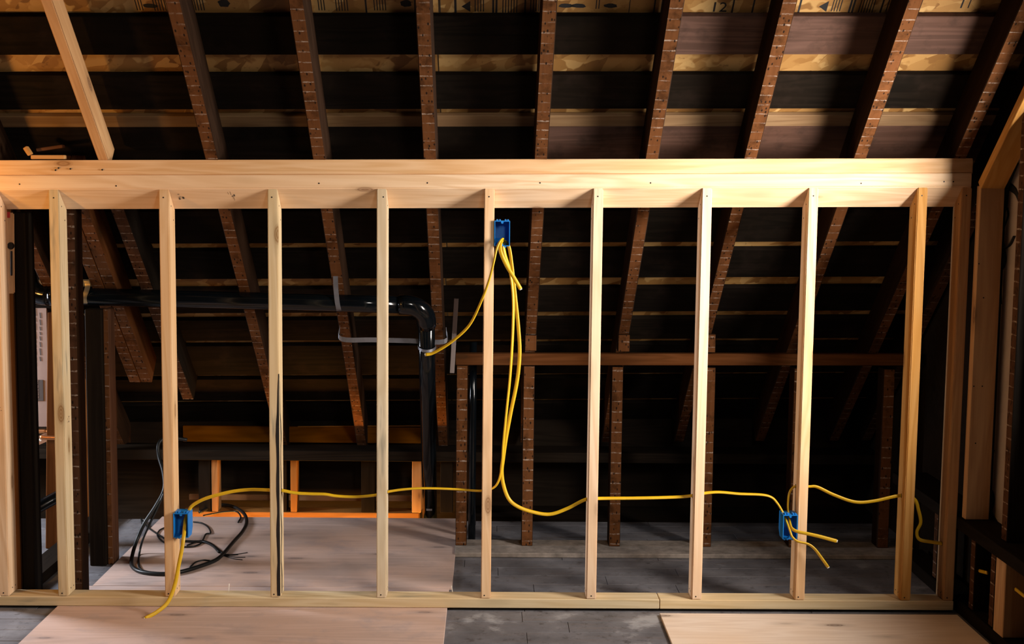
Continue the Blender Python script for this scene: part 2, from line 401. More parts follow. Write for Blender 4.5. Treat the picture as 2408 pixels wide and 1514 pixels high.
for x in (-.73, -1.35):
    bars(x+.14, -.56, -.48, LN(5)); bars(x+.20, -.56, -.478, LN(9)); bars(x+.30, -.56, -.47, [.006]); bars(x+.33, -.56, -.48, LN(9)); smudge(x+.44, -.51, .022, .018)
for x in (.41, .26, 1.42, -1.16, .30): smudge(x, -.50, .028, .010)
bars(.36, -.56, -.487, LN(3)); bars(.475, -.56, -.470, [.003]); bars(.56, -.56, -.465, [.005, -.02, .006, -.03, .003])
stamp('12', .755, -.475, .06, 0); bars(.83, -.56, -.462, [.006]); bars(.90, -.56, -.46, [.006]); bars(.99, -.56, -.47, [.005]); bars(1.06, -.56, -.47, [.007])
bars(1.42, -.56, -.47, LN(5)); bars(1.62, -.56, -.49, [.006, -.02, .004]); bars(1.48, -.56, -.47, [.003])

# ------------------------------------------------------------------ floor
floor = empty('floor', (0, .3, 0)); tag(floor, 'old grey plank floor partly covered with plywood', kind='structure')
PW = .118; yy = -1.30; k = 0
while yy < 1.37:
    y1 = min(yy+PW, 1.375)
    cuts = [-3.1, random.uniform(-1.9, -1.2), random.uniform(-.1, .35), random.uniform(.7, 1.3), 2.0]
    if .30 < yy+PW/2 < .42: cuts = [-3.1, -1.4, .505, 2.0]
    for x0, x1 in zip(cuts[:-1], cuts[1:]):
        box('floor_plank', x0+.0008, x1-.0008, yy+.0010, y1-.0010, -.030, -.011+random.uniform(-.0006, .0006), 'old_floor', floor, bevel=.0012)
    yy += PW
box('floor_plank', -3.1, 2.0, -6.4, -1.302, -.030, -.011, 'old_floor', floor)
box('subfloor', -3.1, 2.0, -6.4, 1.37, -.06, -.031, 'dark_beam', floor)
box('subfloor', -.14, 2.0, 1.37, 1.75, -.06, -.012, 'dark_beam', floor)
box('plywood_sheet', -1.585, -.135, .262, 1.378, -.0105, .001, 'plywood', floor, bevel=.0012)
box('plywood_sheet', -1.640, -.147, -.96, .259, -.0105, 0, 'plywood', floor, bevel=.0012)
box('plywood_sheet', .668, 1.815, -1.26, -.047, -.0105, 0, 'plywood_pale', floor, bevel=.0012)

# ------------------------------------------------------------------ new stud wall
wall = empty('timber_stud_frame', (0, .045, 0)); tag(wall, 'new pale softwood stud wall frame with sloped double top plate', 'wall frame')
Z0, Z1, Z2 = 1.6118, 1.6648, 1.7215; TP = .868; DP = .089
def topz(x, z): return z + TILT*x
def plate(name, x0, x1, za, zb, mat, y0=0.):
    p = []
    for x in (x0, x1):
        a, b = topz(x, za), topz(x, zb)
        p.append([(x-x0, y0, a-y0*TP), (x-x0, DP, a-DP*TP), (x-x0, DP, b-DP*TP), (x-x0, y0, b-y0*TP)])
    bm = bm_hexa(p[0]+p[1], .0032, 2)
    return mobj(name, bm, mat, wall, Matrix.Translation((x0, 0, 0)))
pl_low = plate('top_plate', -2.4, 1.812, Z0, Z1-.0006, 'pine')
pl_up = plate('top_plate', -2.4, 1.816, Z1+.001, Z2+.0026, 'pine_rose', .004)
bp1 = box('bottom_plate', -2.4, .672, 0, DP, .0005, .038, 'pine_pale', wall, bevel=.0025)
bp2 = box('bottom_plate', .674, 1.817, 0, DP, .0005, .038, 'pine_pale', wall, bevel=.0025)
SX = [None]*11
SX[0] = atY(21.8, 1404, 0).x-.038
for i, v in {1: -1.63528, 2: -1.22787, 3: -.82481, 4: -.41865, 6: .38959, 7: .79757, 9: 1.60979, 10: 1.77681}.items(): SX[i] = v
SX[5] = (atY(1139, 446, 0).x + atY(1131, 1404, 0).x)/2
SX[8] = (atY(1902, 446, 0).x + atY(1868.5, 1409, 0).x)/2
SM = ['pine', 'pine_pale', 'pine', 'pine_pale', 'pine_pale', 'pine', 'pine', 'pine', 'pine', 'pine_orange', 'pine_orange']
for i, x in enumerate(SX):
    L = []
    W = .038
    zt0, zt1 = topz(x, Z0)-.038-.0006, topz(x+W, Z0)-.038-.0006
    # local x = height, y = world X, z = world Y
    b = [(0, 0, 0), (0, W, 0), (0, W, DP), (0, 0, DP)]
    t_ = [(zt0, 0, 0), (zt1, W, 0), (zt1-DP*TP, W, DP), (zt0-DP*TP, 0, DP)]
    bm = bm_hexa(b+t_, .003, 2)
    M = Matrix(((0, 1, 0, x), (0, 0, 1, 0), (1, 0, 0, .0384), (0, 0, 0, 1)))
    st = mobj('stud', bm, SM[i], wall, M)
    sp = [((x+.019+random.uniform(-.006, .006), 0, topz(x, Z0)-.032), (0, -1, 0)), ((x+.019+random.uniform(-.006, .006), 0, .051), (0, -1, 0))]
    sd = 1 if x < 0 else -1; xs = x+W if sd > 0 else x
    for dy, dz in ((.03, -.06), (.062, -.085)): sp.append(((xs, dy, topz(x, Z0)-TP*dy+dz+.022), (sd, 0, 0)))
    for dy in (.035, .066): sp.append(((xs, dy, .062), (sd, 0, 0)))
    nails(st, sp)
    if i == 3:      # waney edge left on the third full stud
        bm = bmesh.new(); n = 40; A = []; B = []
        for k in range(n+1):
            z = .045 + k/n*.86; wv = .5+.5*math.sin(k*.7)*random.uniform(.3, 1)
            taper = min(1, (n-k)/9)
            A.append(bm.verts.new((x+W-.002-(.0075+.005*wv)*taper, -.0006, z))); B.append(bm.verts.new((x+W+.0006, .004+(.022+.026*wv)*taper, z)))
        mid = [bm.verts.new((x+W-.001, -.0004, .045+k/n*.86)) for k in range(n+1)]
        for k in range(n):
            bm.faces.new((A[k], mid[k], mid[k+1], A[k+1])); bm.faces.new((mid[k], B[k], B[k+1], mid[k+1]))
        mobj('bark_edge', bm, 'bark', st)
# nail heads on the plates
spu = []
for px, py in ((46, 433), (130, 400), (137, 395), (240, 399), (273, 437), (165, 397), (1530, 430), (2025, 431), (2220, 427), (2242, 427), (750, 431), (1005, 430), (1270, 430)):
    p = atY(px, py, -.0002); spu.append((p, (0, -1, 0)))
nails(pl_low, [s for s in spu if s[0].z < 1.667])
nails(pl_up, [s for s in spu if s[0].z >= 1.667])

STUDS = [o for o in wall.children if o.name.startswith('stud')]
STUDS.sort(key=lambda o: o.matrix_basis.translation.x)
for k_, px, py, sd in ((3, 662, 1153, 1), (4, 912, 1156, 1), (5, 1158, 1148, 1), (6, 1377, 1175, -1), (7, 1622, 1166, -1), (8, 1874, 1143, -1), (9, 2118, 1165, -1), (10, 2218, 1278, -1)):
    p = atY(px, py, .045); xf = SX[k_] + (.038 if sd > 0 else 0)
    bm = bmesh.new(); bm_disc_peg(bm, (xf, .045, p.z), (sd, 0, 0), .0105, .0005, 12); mobj('drilled_hole', bm, 'bark', STUDS[k_])
def grade_stamp(parent, pts_fn, n=7):
    bm = bmesh.new()
    for q in range(n):
        u0, v0 = random.uniform(0, 1), random.uniform(0, 1); du, dv = random.choice(((.05, .5), (.3, .08), (.05, .35), (.22, .3)))
        c4 = [pts_fn(u0, v0), pts_fn(u0+du, v0), pts_fn(u0+du+.04, v0+dv), pts_fn(u0+.04, v0+dv)]
        bm.faces.new([bm.verts.new(c) for c in c4])
    return mobj('grade_stamp', bm, 'ink_faint', parent)
def under(px):
    x0 = atY(px, 450, .03).x
    return lambda u, v: Vector((x0+u*.022, .012+v*.030, topz(x0+u*.022, Z0)-TP*(.012+v*.030)-.0006))
grade_stamp(pl_low, under(418)); grade_stamp(pl_low, under(536))
z_ = atY(158, 995, .04).z; grade_stamp(STUDS[1], lambda u, v: Vector((SX[1]+.0386, .03+u*.03, z_+v*.02)), 6)
z2_ = atY(15, 967, -.001).z; x2_ = SX[0]+.012; grade_stamp(STUDS[0], lambda u, v: Vector((x2_+u*.014, -.0006, z2_+v*.02)), 6)

# ------------------------------------------------------------------ new timber brace, upper left
br = beam('timber_brace', roofp(-1.4405, -1.2), roofp(-1.4325, .035), .038, .089, 'pine_orange', None, up=UP, zoff=.0455, bevel=.003, seg=2)
tag(br, 'new orange-toned timber running up the roof slope at upper left', 'timber')

# scraps lying on the top plate
def scrap(name, px0, py0, px1, py1, Y, th, dep, mat, label):
    a, b = atY(px0, py0, Y), atY(px1, py1, Y)
    o = beam(name, a, b, dep, th, mat, None, up=(0, 0, 1), bevel=.002); return tag(o, label, 'wood scrap', 'offcuts on the top plate')
scrap('wood_scrap', 75, 369.5, 154, 369.5, .022, .015, .028, 'pine_orange', 'flat light offcut lying along the top of the wall frame')
scrap('wood_scrap', 60, 346, 72, 364, .012, .017, .022, 'pine_orange', 'short stubby offcut tilted upright on the wall frame')
scrap('wood_scrap', 88, 353, 150, 344, .055, .012, .03, 'old_brown', 'dark curved offcut propped behind the flat one')

# ------------------------------------------------------------------ knee wall at the back right
kw = empty('wall_back', (.9, .9, 0)); tag(kw, 'low old knee wall of brown studs under the rafters', kind='structure')
beam('knee_rail', (-.142, .875, .856), (1.93, .875, .872), .05, .052, 'old_brown', kw, bevel=.003)
box('sole_plate', -.138, 1.93, .735, .96, -.011, .010, 'plaster_dust', kw, bevel=.003)
KX = [-.112, .186, .581, .994, 1.397, 1.80]
for x in KX:
    o = beam('knee_stud', (x, .897, .0105), (x, .897, .829), .050, .090, 'old_wood', kw, up=(0, 1, 0), bevel=.002, under='lath_face')
for x, xr in ((.192, .19), (.607, .61), (.99, .99)):
    z1 = ZR + TILT*x - T*.86 - .012
    beam('knee_block', (x, .880, .896), (x, .880, z1), .052, .050, 'old_wood', kw, up=(0, 1, 0), bevel=.002, under='lath_face')
lath = beam('lath_strip', atY(1063, 877, .80), atY(1073, 702, .80), .020, .006, 'white_strip', None, up=(0, 1, 0), bevel=.001)
tag(lath, 'thin plaster-stained lath strip hanging at the end of the knee wall', 'lath')

# ------------------------------------------------------------------ eave wall at the back left
ew = empty('wall_eave', (-.9, 1.5, 0)); tag(ew, 'dwarf eave wall of short studs with amber light behind', kind='structure')
box('eave_plate', -3.1, 2.0, 1.46, 1.64, .265, .315, 'dark_beam', ew)
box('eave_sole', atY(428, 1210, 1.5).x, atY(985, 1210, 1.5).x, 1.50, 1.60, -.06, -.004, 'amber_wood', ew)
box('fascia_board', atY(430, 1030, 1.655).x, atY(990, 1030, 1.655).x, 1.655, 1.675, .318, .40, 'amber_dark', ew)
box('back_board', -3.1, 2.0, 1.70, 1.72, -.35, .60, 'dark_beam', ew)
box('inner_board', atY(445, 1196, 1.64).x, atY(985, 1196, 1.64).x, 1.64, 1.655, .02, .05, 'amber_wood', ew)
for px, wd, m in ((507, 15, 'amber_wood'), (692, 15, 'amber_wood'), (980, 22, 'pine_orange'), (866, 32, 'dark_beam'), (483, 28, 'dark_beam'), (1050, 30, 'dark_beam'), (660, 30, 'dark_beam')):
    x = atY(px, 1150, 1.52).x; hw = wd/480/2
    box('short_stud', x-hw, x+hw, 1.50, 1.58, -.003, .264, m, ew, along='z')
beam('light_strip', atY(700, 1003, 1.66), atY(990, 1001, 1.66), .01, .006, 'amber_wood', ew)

# ------------------------------------------------------------------ gable wall on the right
gw = empty('wall_right', (1.9, -.3, 0)); tag(gw, 'dark gable wall framing on the right edge', kind='structure')
box('sheathing_panel', 1.945, 1.965, -.54, .0, .36, 2.6, 'paper_grey', gw, along='z')
box('backing', 1.968, 2.0, -.54, 1.75, -.03, 2.9, 'dark_beam', gw)
box('backing', 1.968, 2.0, -6.4, -1.85, -.03, 2.9, 'old_wood', gw)
box('backing', 1.968, 2.0, -1.849, -.541, -.03, .90, 'old_wood', gw)
box('head_light_block', 1.945, 2.02, -1.85, -.543, 1.92, 2.9, 'old_wood', gw, along='y')  # unseen board added to keep the window light off the rake plate
box('jamb_light_block', 1.945, 2.02, -.566, -.542, .36, 2.9, 'old_wood', gw, along='z')  # unseen upright, placed to cut the window light at the right end studs
box('sill_plate', 1.815, 1.99, -1.9, .80, .325, .372, 'dark_beam', gw, along='y')
box('sole_plate', 1.835, 1.94, -1.9, .73, -.011, .04, 'dark_beam', gw, along='y')
post = box('post', 1.829, 1.919, -.048, -.010, .373, 1.640, 'pine_orange', gw, along='z')
nails(post, [((atY(px, py, -.048)), (0, -1, 0)) for px, py in ((2302, 620), (2313, 700), (2310, 908), (2294, 1042), (2290, 908))])
rk = beam('rake_plate', (1.874, -.030, 1.640), (1.874, -1.0, 1.640+.97*T), .090, .038, 'pine_orange', gw, up=UP, zoff=.0, bevel=.002)
for y, z0, z1, m, u in ((-.345, .373, 2.0, 'dark_beam', 'lath_face_dim'),):
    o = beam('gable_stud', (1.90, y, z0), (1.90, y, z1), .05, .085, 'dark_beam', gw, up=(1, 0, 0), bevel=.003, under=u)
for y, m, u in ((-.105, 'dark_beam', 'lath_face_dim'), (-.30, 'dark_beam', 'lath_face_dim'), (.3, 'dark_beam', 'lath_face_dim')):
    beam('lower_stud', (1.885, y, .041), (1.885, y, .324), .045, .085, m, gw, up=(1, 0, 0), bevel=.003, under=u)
a = atX(2353, 1330, 1.835); beam('lower_stud', (1.878, a.y, .041), (1.878, a.y, .324), .085, .085, 'pine_orange', gw, up=(1, 0, 0), bevel=.003)
box('gable_lining', 1.94, 1.965, -1.9, -.47, .041, .324, 'old_wood', gw, along='y')
# black adhesive strokes on the panel
def stroke(pts, w0, w1):
    P = catmull([atX(x, y, 1.944) for x, y in pts], 6); n = len(P)
    rad = [(w0 + (w1-w0)*i/(n-1)) for i in range(n)]
    bm = bm_tube(P, 1., .18, 8, radii=[r for r in rad])
    return mobj('adhesive_stroke', bm, 'black_tar', gw, smooth=True)
stroke([(2395, 383), (2378, 425), (2372, 450), (2367, 490), (2355, 520), (2357, 540), (2362, 580), (2366, 610), (2358, 630), (2334, 636)], .010, .020)
stroke([(2374, 438), (2388, 450), (2396, 470)], .016, .010)
stroke([(2335, 512), (2355, 513)], .012, .012)
stroke([(2370, 488), (2372, 508), (2360, 540)], .006, .006)
stroke([(2388, 555), (2378, 575), (2364, 584)], .010, .016)
stroke([(2338, 600), (2345, 632), (2352, 660), (2356, 715)], .008, .003)
stroke([(2339, 1058), (2328, 1090), (2320, 1120), (2316, 1150), (2316, 1190), (2312, 1235)], .003, .014)
stroke([(2310, 1150), (2328, 1155), (2336, 1172), (2330, 1200), (2334, 1215), (2350, 1240)], .016, .012)
smp = atX(2329, 930, 1.9445); bm = bmesh.new(); bm_disc_peg(bm, smp, (-1, 0, 0), .008, .001, 10); mobj('screw_spot', bm, 'black_tar', gw)

# ------------------------------------------------------------------ old posts on the left
def post_(name, px, base, ztop, wx, wy, mat, label, under=None, lean=0.):
    p = atZ(*base); x = atY(px, base[1], p.y).x
    o = beam(name, (x, p.y+wy/2, -.0105), (x+lean, p.y+wy/2, ztop), wx, wy, mat, None, up=(0, 1, 0), bevel=.003, under=under)
    return tag(o, label, 'post', 'old posts on the left')
o = beam('old_post', (-1.826, .145, -.0105), (-1.826, .145, 1.55), .036, .092, 'old_wood', None, up=(0, 1, 0), bevel=.003, under='old_brown'); tag(o, 'dark old post right behind the leftmost stud, brown face', 'post', 'old posts on the left')
o = beam('old_post', (-1.783, .150, -.0105), (-1.783, .150, 1.50), .046, .09, 'dark_beam', None, up=(0, 1, 0), bevel=.003, under='dark_beam'); tag(o, 'near-black old post paired beside the brown one at far left', 'post', 'old posts on the left')
o = beam('old_post', (-1.597, .16, -.0105), (-1.594, .16, 1.55), .036, .085, 'old_wood', None, up=(0, 1, 0), bevel=.003, under='lath_face_dim'); tag(o, 'plaster-spotted thin old post just behind the second stud', 'post', 'old posts on the left')
post_('old_post', 122, (122, 1285), 1.05, .058, .09, 'old_brown', 'reddish old post standing farther back, half hidden by second stud', lean=.035)
post_('old_post', 200, (200, 1219), .95, .045, .09, 'old_brown', 'short reddish old post deep in the left corner')
post_('old_post', 231, (231, 1325), 1.09, .070, .06, 'dark_beam', 'wide black old post standing on the plank floor left of the plywood')
post_('old_post', 260, (260, 1322), 1.09, .024, .09, 'old_brown', 'narrow amber-edged old stud fixed to the wide black post', under='lath_face')
sp0 = box('floor_plate', -1.90, -1.80, .20, 1.36, -.0105, .035, 'dark_beam', None, along='y'); tag(sp0, 'dark old sole plate running back along the floor at far left', 'timber')
# slotted light wood piece with bolt behind leftmost stud
sl = empty('slotted_block', atY(26, 700, .097)); tag(sl, 'light slotted wood block with a dark bolt at far left', 'wood block')
pA, pB = atY(27, 690, .097), atY(25, 500, .097)
beam('block', pA, pB, .026, .010, 'pine_orange', sl, up=(0, 1, 0), bevel=.004, seg=2)
beam('slot', atY(27, 648, .089), atY(27, 590, .089), .008, .004, 'ink', sl, up=(0, 1, 0), bevel=.002)
bm = bmesh.new(); bm_disc_peg(bm, atY(25, 578, .090), (0, -1, 0), .014, .008, 14); mobj('bolt', bm, 'nail_dark', sl)
beam('paint_dab', atY(20, 512, .0895), atY(20, 498, .0895), .012, .003, 'red_paint', sl, up=(0, 1, 0), bevel=.001)

# side room beyond
lw = empty('wall_left', (-3.1, .6, 0)); tag(lw, 'boarded wall of the side room on the far left', kind='structure')
box('wall_board', -3.35, -3.30, -1.2, 1.75, -.03, .5, 'old_brown', lw, along='y')
box('wall_board', -3.35, -3.30, -1.2, .25, .5, 1.6, 'old_brown', lw, along='y')
box('wall_board', -3.35, -3.30, 1.25, 1.75, .5, 1.6, 'old_brown', lw, along='y')
box('wall_board', -3.35, -3.30, -1.2, 1.75, 1.5, 2.4, 'old_brown', lw, along='y')
FY = .95
fp = empty('foam_panel', atY(86, 1000, FY)); tag(fp, 'pinkish foam insulation board with grey printing beyond the left posts', 'insulation board')
q0, q1 = atY(50, 1003, FY), atY(109, 716, FY)
box('panel', q0.x, q1.x, FY, FY+.02, q0.z, q1.z, 'foam_board', fp, bevel=.001, along='z')
l0, l1 = atY(72, 942, FY-.002), atY(101, 893, FY-.002)
box('logo_block', l0.x, l1.x, FY-.0025, FY-.0005, l0.z, l1.z, 'logo_grey', fp, bevel=.0003)
for kx, bd in ((83, 'OWENS'), (91, 'CORNING')):
    p = atY(kx, 938, FY-.003)
    text_mesh('logo_lettering', bd, .019, frame(p, (0, 0, 1), (0, -1, 0)), 'foam_board', fp)
bm = bmesh.new()
for kx in (74, 82, 94):
    yp = 725 if kx != 94 else 735
    while yp < 850:
        ln = random.uniform(6, 18); a_, b_ = atY(kx, yp, (FY-.0015)), atY(kx+1.5, yp+ln, (FY-.0015))
        v = [bm.verts.new(p) for p in ((a_.x-.003, a_.y, a_.z), (a_.x+.003, a_.y, a_.z), (b_.x+.003, b_.y, b_.z), (b_.x-.003, b_.y, b_.z))]
        bm.faces.new(v); yp += ln+3
mobj('small_print', bm, 'logo_grey', fp)
# copper pipes and a perforated bar
def pipe(name, pts, r, mat, label, cat, seg=12, n=4, group=None):
    o = mobj(name, bm_tube(catmull(pts, n), r, None, seg), mat, None, None, True); return tag(o, label, cat, group)
pipe('copper_pipe', [atY(40, 1013, 1.25), atY(80, 1014, 1.25), atY(112, 1014, 1.25)], .012, 'copper', 'upper short copper pipe behind the left posts', 'pipe')
pipe('copper_pipe', [atY(96, 1028, .80), atY(110, 1029, .80), atY(150, 1030, .80)], .010, 'copper', 'lower short copper pipe passing behind the second stud', 'pipe')
pb = empty('perforated_bar', atY(90, 1045, 1.0)); tag(pb, 'slanting perforated dark steel bar under the copper pipes', 'bracket')
a_, b_ = atY(60, 1050, 1.12), atY(118, 1024, .96)
beam('bar', a_, b_, .004, .040, 'old_brown', pb, up=(0, 0, 1), bevel=.001)
for f_ in (.25, .38, .5, .63):
    bm = bmesh.new(); bm_disc_peg(bm, a_.lerp(b_, f_)+Vector((0, -.006, 0)), (0, -1, 0), .007, .001, 10); mobj('hole', bm, 'cut_white', pb)
pipe('waste_pipe', [atY(60, 1212, .55), atY(100, 1187, .62), atY(150, 1160, .70)], .026, 'black_abs', 'short slanting black waste pipe low behind the left studs', 'pipe', 16)

# ------------------------------------------------------------------ black drain pipe
dp = empty('drain_pipe', (-.262, .6, 0)); tag(dp, 'long black plastic drain pipe running behind the studs and turning down', 'pipe')
R = .037; YP = .60
A = atY(112, 695, YP); B = atY(945, 716.5, YP)
mobj('pipe_run', bm_tube([A + (B-A)*(k/8) for k in range(9)], R, None, 20), 'black_abs', dp, None, True)
cx = atY(1001, 780, YP).x; zb = B.z
DD = Vector((0, .60, -.80)).normalized()
ra = cx - (B.x+.015)
E_ = [B + Vector((-.012, 0, 0)), B + Vector((.015, 0, 0))]
for k in range(1, 9):
    t_ = k/8*math.pi/2; E_.append(B + Vector((.015+ra*math.sin(t_), 0, 0)) + DD*(ra*(1-math.cos(t_))))
E_.append(E_[-1] + DD*.03)
mobj('elbow', bm_tube(E_, R+.005, None, 20), 'black_abs', dp, None, True)
foot = atZ(1011, 1216, -.011); foot.y = 1.43
V = [E_[-1] - DD*.02, E_[-1].lerp(foot, .33), E_[-1].lerp(foot, .66), foot]
mobj('pipe_drop', bm_tube(V, R-.001, None, 20), 'black_abs', dp, None, True)
# left elbow rising towards the dark corner
EL = [A + Vector((.01, 0, 0)), A + Vector((-.01, 0, 0))]
for k in range(1, 8):
    t_ = k/7*math.pi/2*.85; EL.append(A + Vector((-.01-.07*math.sin(t_), 0, .07*(1-math.cos(t_)))))
EL.append(EL[-1] + Vector((-.008, 0, .10)))
mobj('elbow', bm_tube(EL, R+.004, None, 20), 'black_abs', dp, None, True)
for f_ in (0.,):
    c_ = A + Vector((.012, 0, 0)); mobj('collar', bm_tube([c_, c_+Vector((.02, 0, 0))], R+.006, None, 20), 'black_abs', dp, None, True)
lb = E_[-1].lerp(foot, .93) + Vector((0, -R*1.12, -.008))
box('pipe_label', lb.x-.014, lb.x+.014, lb.y-.001, lb.y+.003, lb.z-.005, lb.z+.005, 'lead_grey', dp, bevel=.0003)
vp = mobj('vent_pipe', bm_tube([Vector((atY(1113, 800, 1.02).x, 1.02, z)) for z in (-.011, .3, .6, .915)], .017, None, 14), 'black_abs', None, None, True)
tag(vp, 'slim dark vent pipe standing behind the knee wall rail', 'pipe')
# straps
def strap(name, pts, wv, th, mat, label):
    P = catmull([Vector(p) for p in pts], 5); bm = bmesh.new(); R0 = []
    wv = Vector(wv)
    for i, p in enumerate(P):
        Tn = (P[min(i+1, len(P)-1)]-P[max(i-1, 0)]).normalized(); nn = Tn.cross(wv).normalized()*th/2
        R0.append([bm.verts.new(p+a) for a in (-wv/2-nn, wv/2-nn, wv/2+nn, -wv/2+nn)])
    for a, b in zip(R0[:-1], R0[1:]):
        for j in range(4): bm.faces.new((a[j], a[(j+1) % 4], b[(j+1) % 4], b[j]))
    bm.faces.new(R0[0][::-1]); bm.faces.new(R0[-1])
    return tag(mobj(name, bm, mat), label, 'strap', 'pipe straps')
xs_ = atY(786, 640, .55).x
s1 = strap('pipe_strap', [atY(789, 632, .545), atY(789, 655, .548), atY(790, 680, .556), atY(793, 710, YP-R-.004), atY(796, 725, YP-R+.001), atY(797, 731, YP-R+.02)], (.020, 0, 0), .0018, 'galvanised', 'grey perforated strap hung from a rafter around the long pipe')
s2 = strap('pipe_strap', [atY(203, 661, .56), atY(206, 672, .555), atY(203, 685, YP-R-.004), atY(198, 700, YP-R-.003), atY(200, 713, YP-R+.005)], (.021, 0, 0), .0018, 'brass_strap', 'short bright twisted strap on the pipe near the second stud')
pa, pb_ = atY(803, 797, .755), atY(1045, 803, .755)
s3 = strap('pipe_strap', [atY(799, 770, .775), pa, atY(880, 799, .752), atY(960, 801, .75), pb_, atY(1049, 775, .775)], (0, 0, .021), .0018, 'galvanised', 'long horizontal galvanised strap between two rafters behind the pipe drop')
cxw = E_[-1] + DD*.10
s4 = strap('pipe_strap', [cxw+Vector((math.cos(t)*(R+.002), math.sin(t)*(R+.002), -.035*(.5-.5*math.sin(t)))) for t in [math.pi*.05-k*math.pi*1.1/10 for k in range(11)]], (0, 0, .012), .0016, 'galvanised', 'thin curved strap looped under the vertical pipe drop')

# ------------------------------------------------------------------ electrical boxes
def elec_box(x0, x1, ztop, zbot, yf, depth, label, loc):
    root = empty('electrical_box', loc); tag(root, label, 'electrical box', 'blue outlet boxes')
    t = .0028; bm = bmesh.new(); cut = .018
    def solid(pts): 
        v = [bm.verts.new(p) for p in pts]
        for f in ((0, 3, 2, 1), (4, 5, 6, 7), (0, 1, 5, 4), (1, 2, 6, 5), (2, 3, 7, 6), (3, 0, 4, 7)): bm.faces.new([v[i] for i in f])
    def bx(a, b, c, d, e, f): solid([(a, c, e), (b, c, e), (b, d, e), (a, d, e), (a, c, f), (b, c, f), (b, d, f), (a, d, f)])
    yb = yf+depth
    # sides with the lower back corner cut away, back, top, sloped bottom
    for xa, xb in ((x0, x0+t), (x1-t, x1)):
        P = [(yf, zbot), (yb-cut, zbot), (yb, zbot+cut*1.4), (yb, ztop), (yf, ztop)]
        va = [bm.verts.new((xa, y, z)) for y, z in P]; vb = [bm.verts.new((xb, y, z)) for y, z in P]
        bm.faces.new(va); bm.faces.new(vb[::-1])
        for i in range(5): bm.faces.new((va[i], vb[i], vb[(i+1) % 5], va[(i+1) % 5]))
    bx(x0+t, x1-t, yb-t, yb, zbot+cut*1.4, ztop); bx(x0+t, x1-t, yf, yb-t, ztop-t, ztop); bx(x0+t, x1-t, yf, yb-cut, zbot, zbot+t)
    solid([(x0+t, yb-cut, zbot), (x1-t, yb-cut, zbot), (x1-t, yb, zbot+cut*1.4), (x0+t, yb, zbot+cut*1.4), (x0+t, yb-cut-t, zbot+t), (x1-t, yb-cut-t, zbot+t), (x1-t, yb-t, zbot+cut*1.4+t), (x0+t, yb-t, zbot+cut*1.4+t)])
    mobj('box_shell', bm, 'blue_plastic', root)
    xm = (x0+x1)/2
    for zz, s in ((ztop, -1), (zbot, 1)):
        bm = bmesh.new(); n = 8; yo = yf+.001
        prof = [(-.0045, 0), (-.0045, s*.007)] + [(-.0045*math.cos(a), s*(.007+.0045*math.sin(a))) for a in [math.pi*k/6 for k in range(1, 6)]] + [(.0045, s*.007), (.0045, 0)]
        va = [bm.verts.new((xm+a, yo, zz+b-s*.0005)) for a, b in prof]; vb = [bm.verts.new((xm+a, yo+.012, zz+b-s*.0005)) for a, b in prof]
        bm.faces.new(va); bm.faces.new(vb[::-1]); m = len(prof)
        for i in range(m): bm.faces.new((va[i], vb[i], vb[(i+1) % m], va[(i+1) % m]))
        mobj('screw_tab', bm, 'blue_plastic', root)
        for k, dx in enumerate((-.019, -.009, .012, .021)):
            mobj('nail_lug', bm_hexa([(xm+dx-.0035, yf+.004, zz+(0 if s < 0 else -.005)), (xm+dx+.0035, yf+.004, zz+(0 if s < 0 else -.005)), (xm+dx+.0035, yf+.028, zz+(0 if s < 0 else -.005)), (xm+dx-.0035, yf+.028, zz+(0 if s < 0 else -.005)),
                                      (xm+dx-.003, yf+.004, zz+(.0055 if s < 0 else 0)), (xm+dx+.003, yf+.004, zz+(.0055 if s < 0 else 0)), (xm+dx+.003, yf+.028, zz+(.0055 if s < 0 else 0)), (xm+dx-.003, yf+.028, zz+(.0055 if s < 0 else 0))], .0008), 'blue_plastic', root)
            if k > 1 and s > 0: break
    return root
b5a, b5b = atY(1161.5, 519, -.008), atY(1198.5, 579, -.008)
elec_box(SX[5]+.0388, SX[5]+.0388+.058, b5a.z, b5b.z, -.008, .072, 'blue outlet box high on the middle stud with several cables', (SX[5]+.066, 0, b5b.z))
b8a, b8b = atY(1843, 1211, -.008), atY(1877, 1268, -.008)
elec_box(SX[8]-.0008-.056, SX[8]-.0008, b8a.z, b8b.z, -.008, .072, 'blue outlet box low on the right with two cable tails', (SX[8]-.03, 0, b8b.z))
b2a, b2b = atY(407.5, 1207, -.014), atY(443, 1264.5, -.014)
elec_box(SX[2]+.0388, SX[2]+.0388+.057, b2a.z, b2b.z, -.014, .072, 'blue outlet box low on the left side above the bottom plate', (SX[2]+.066, 0, b2b.z))

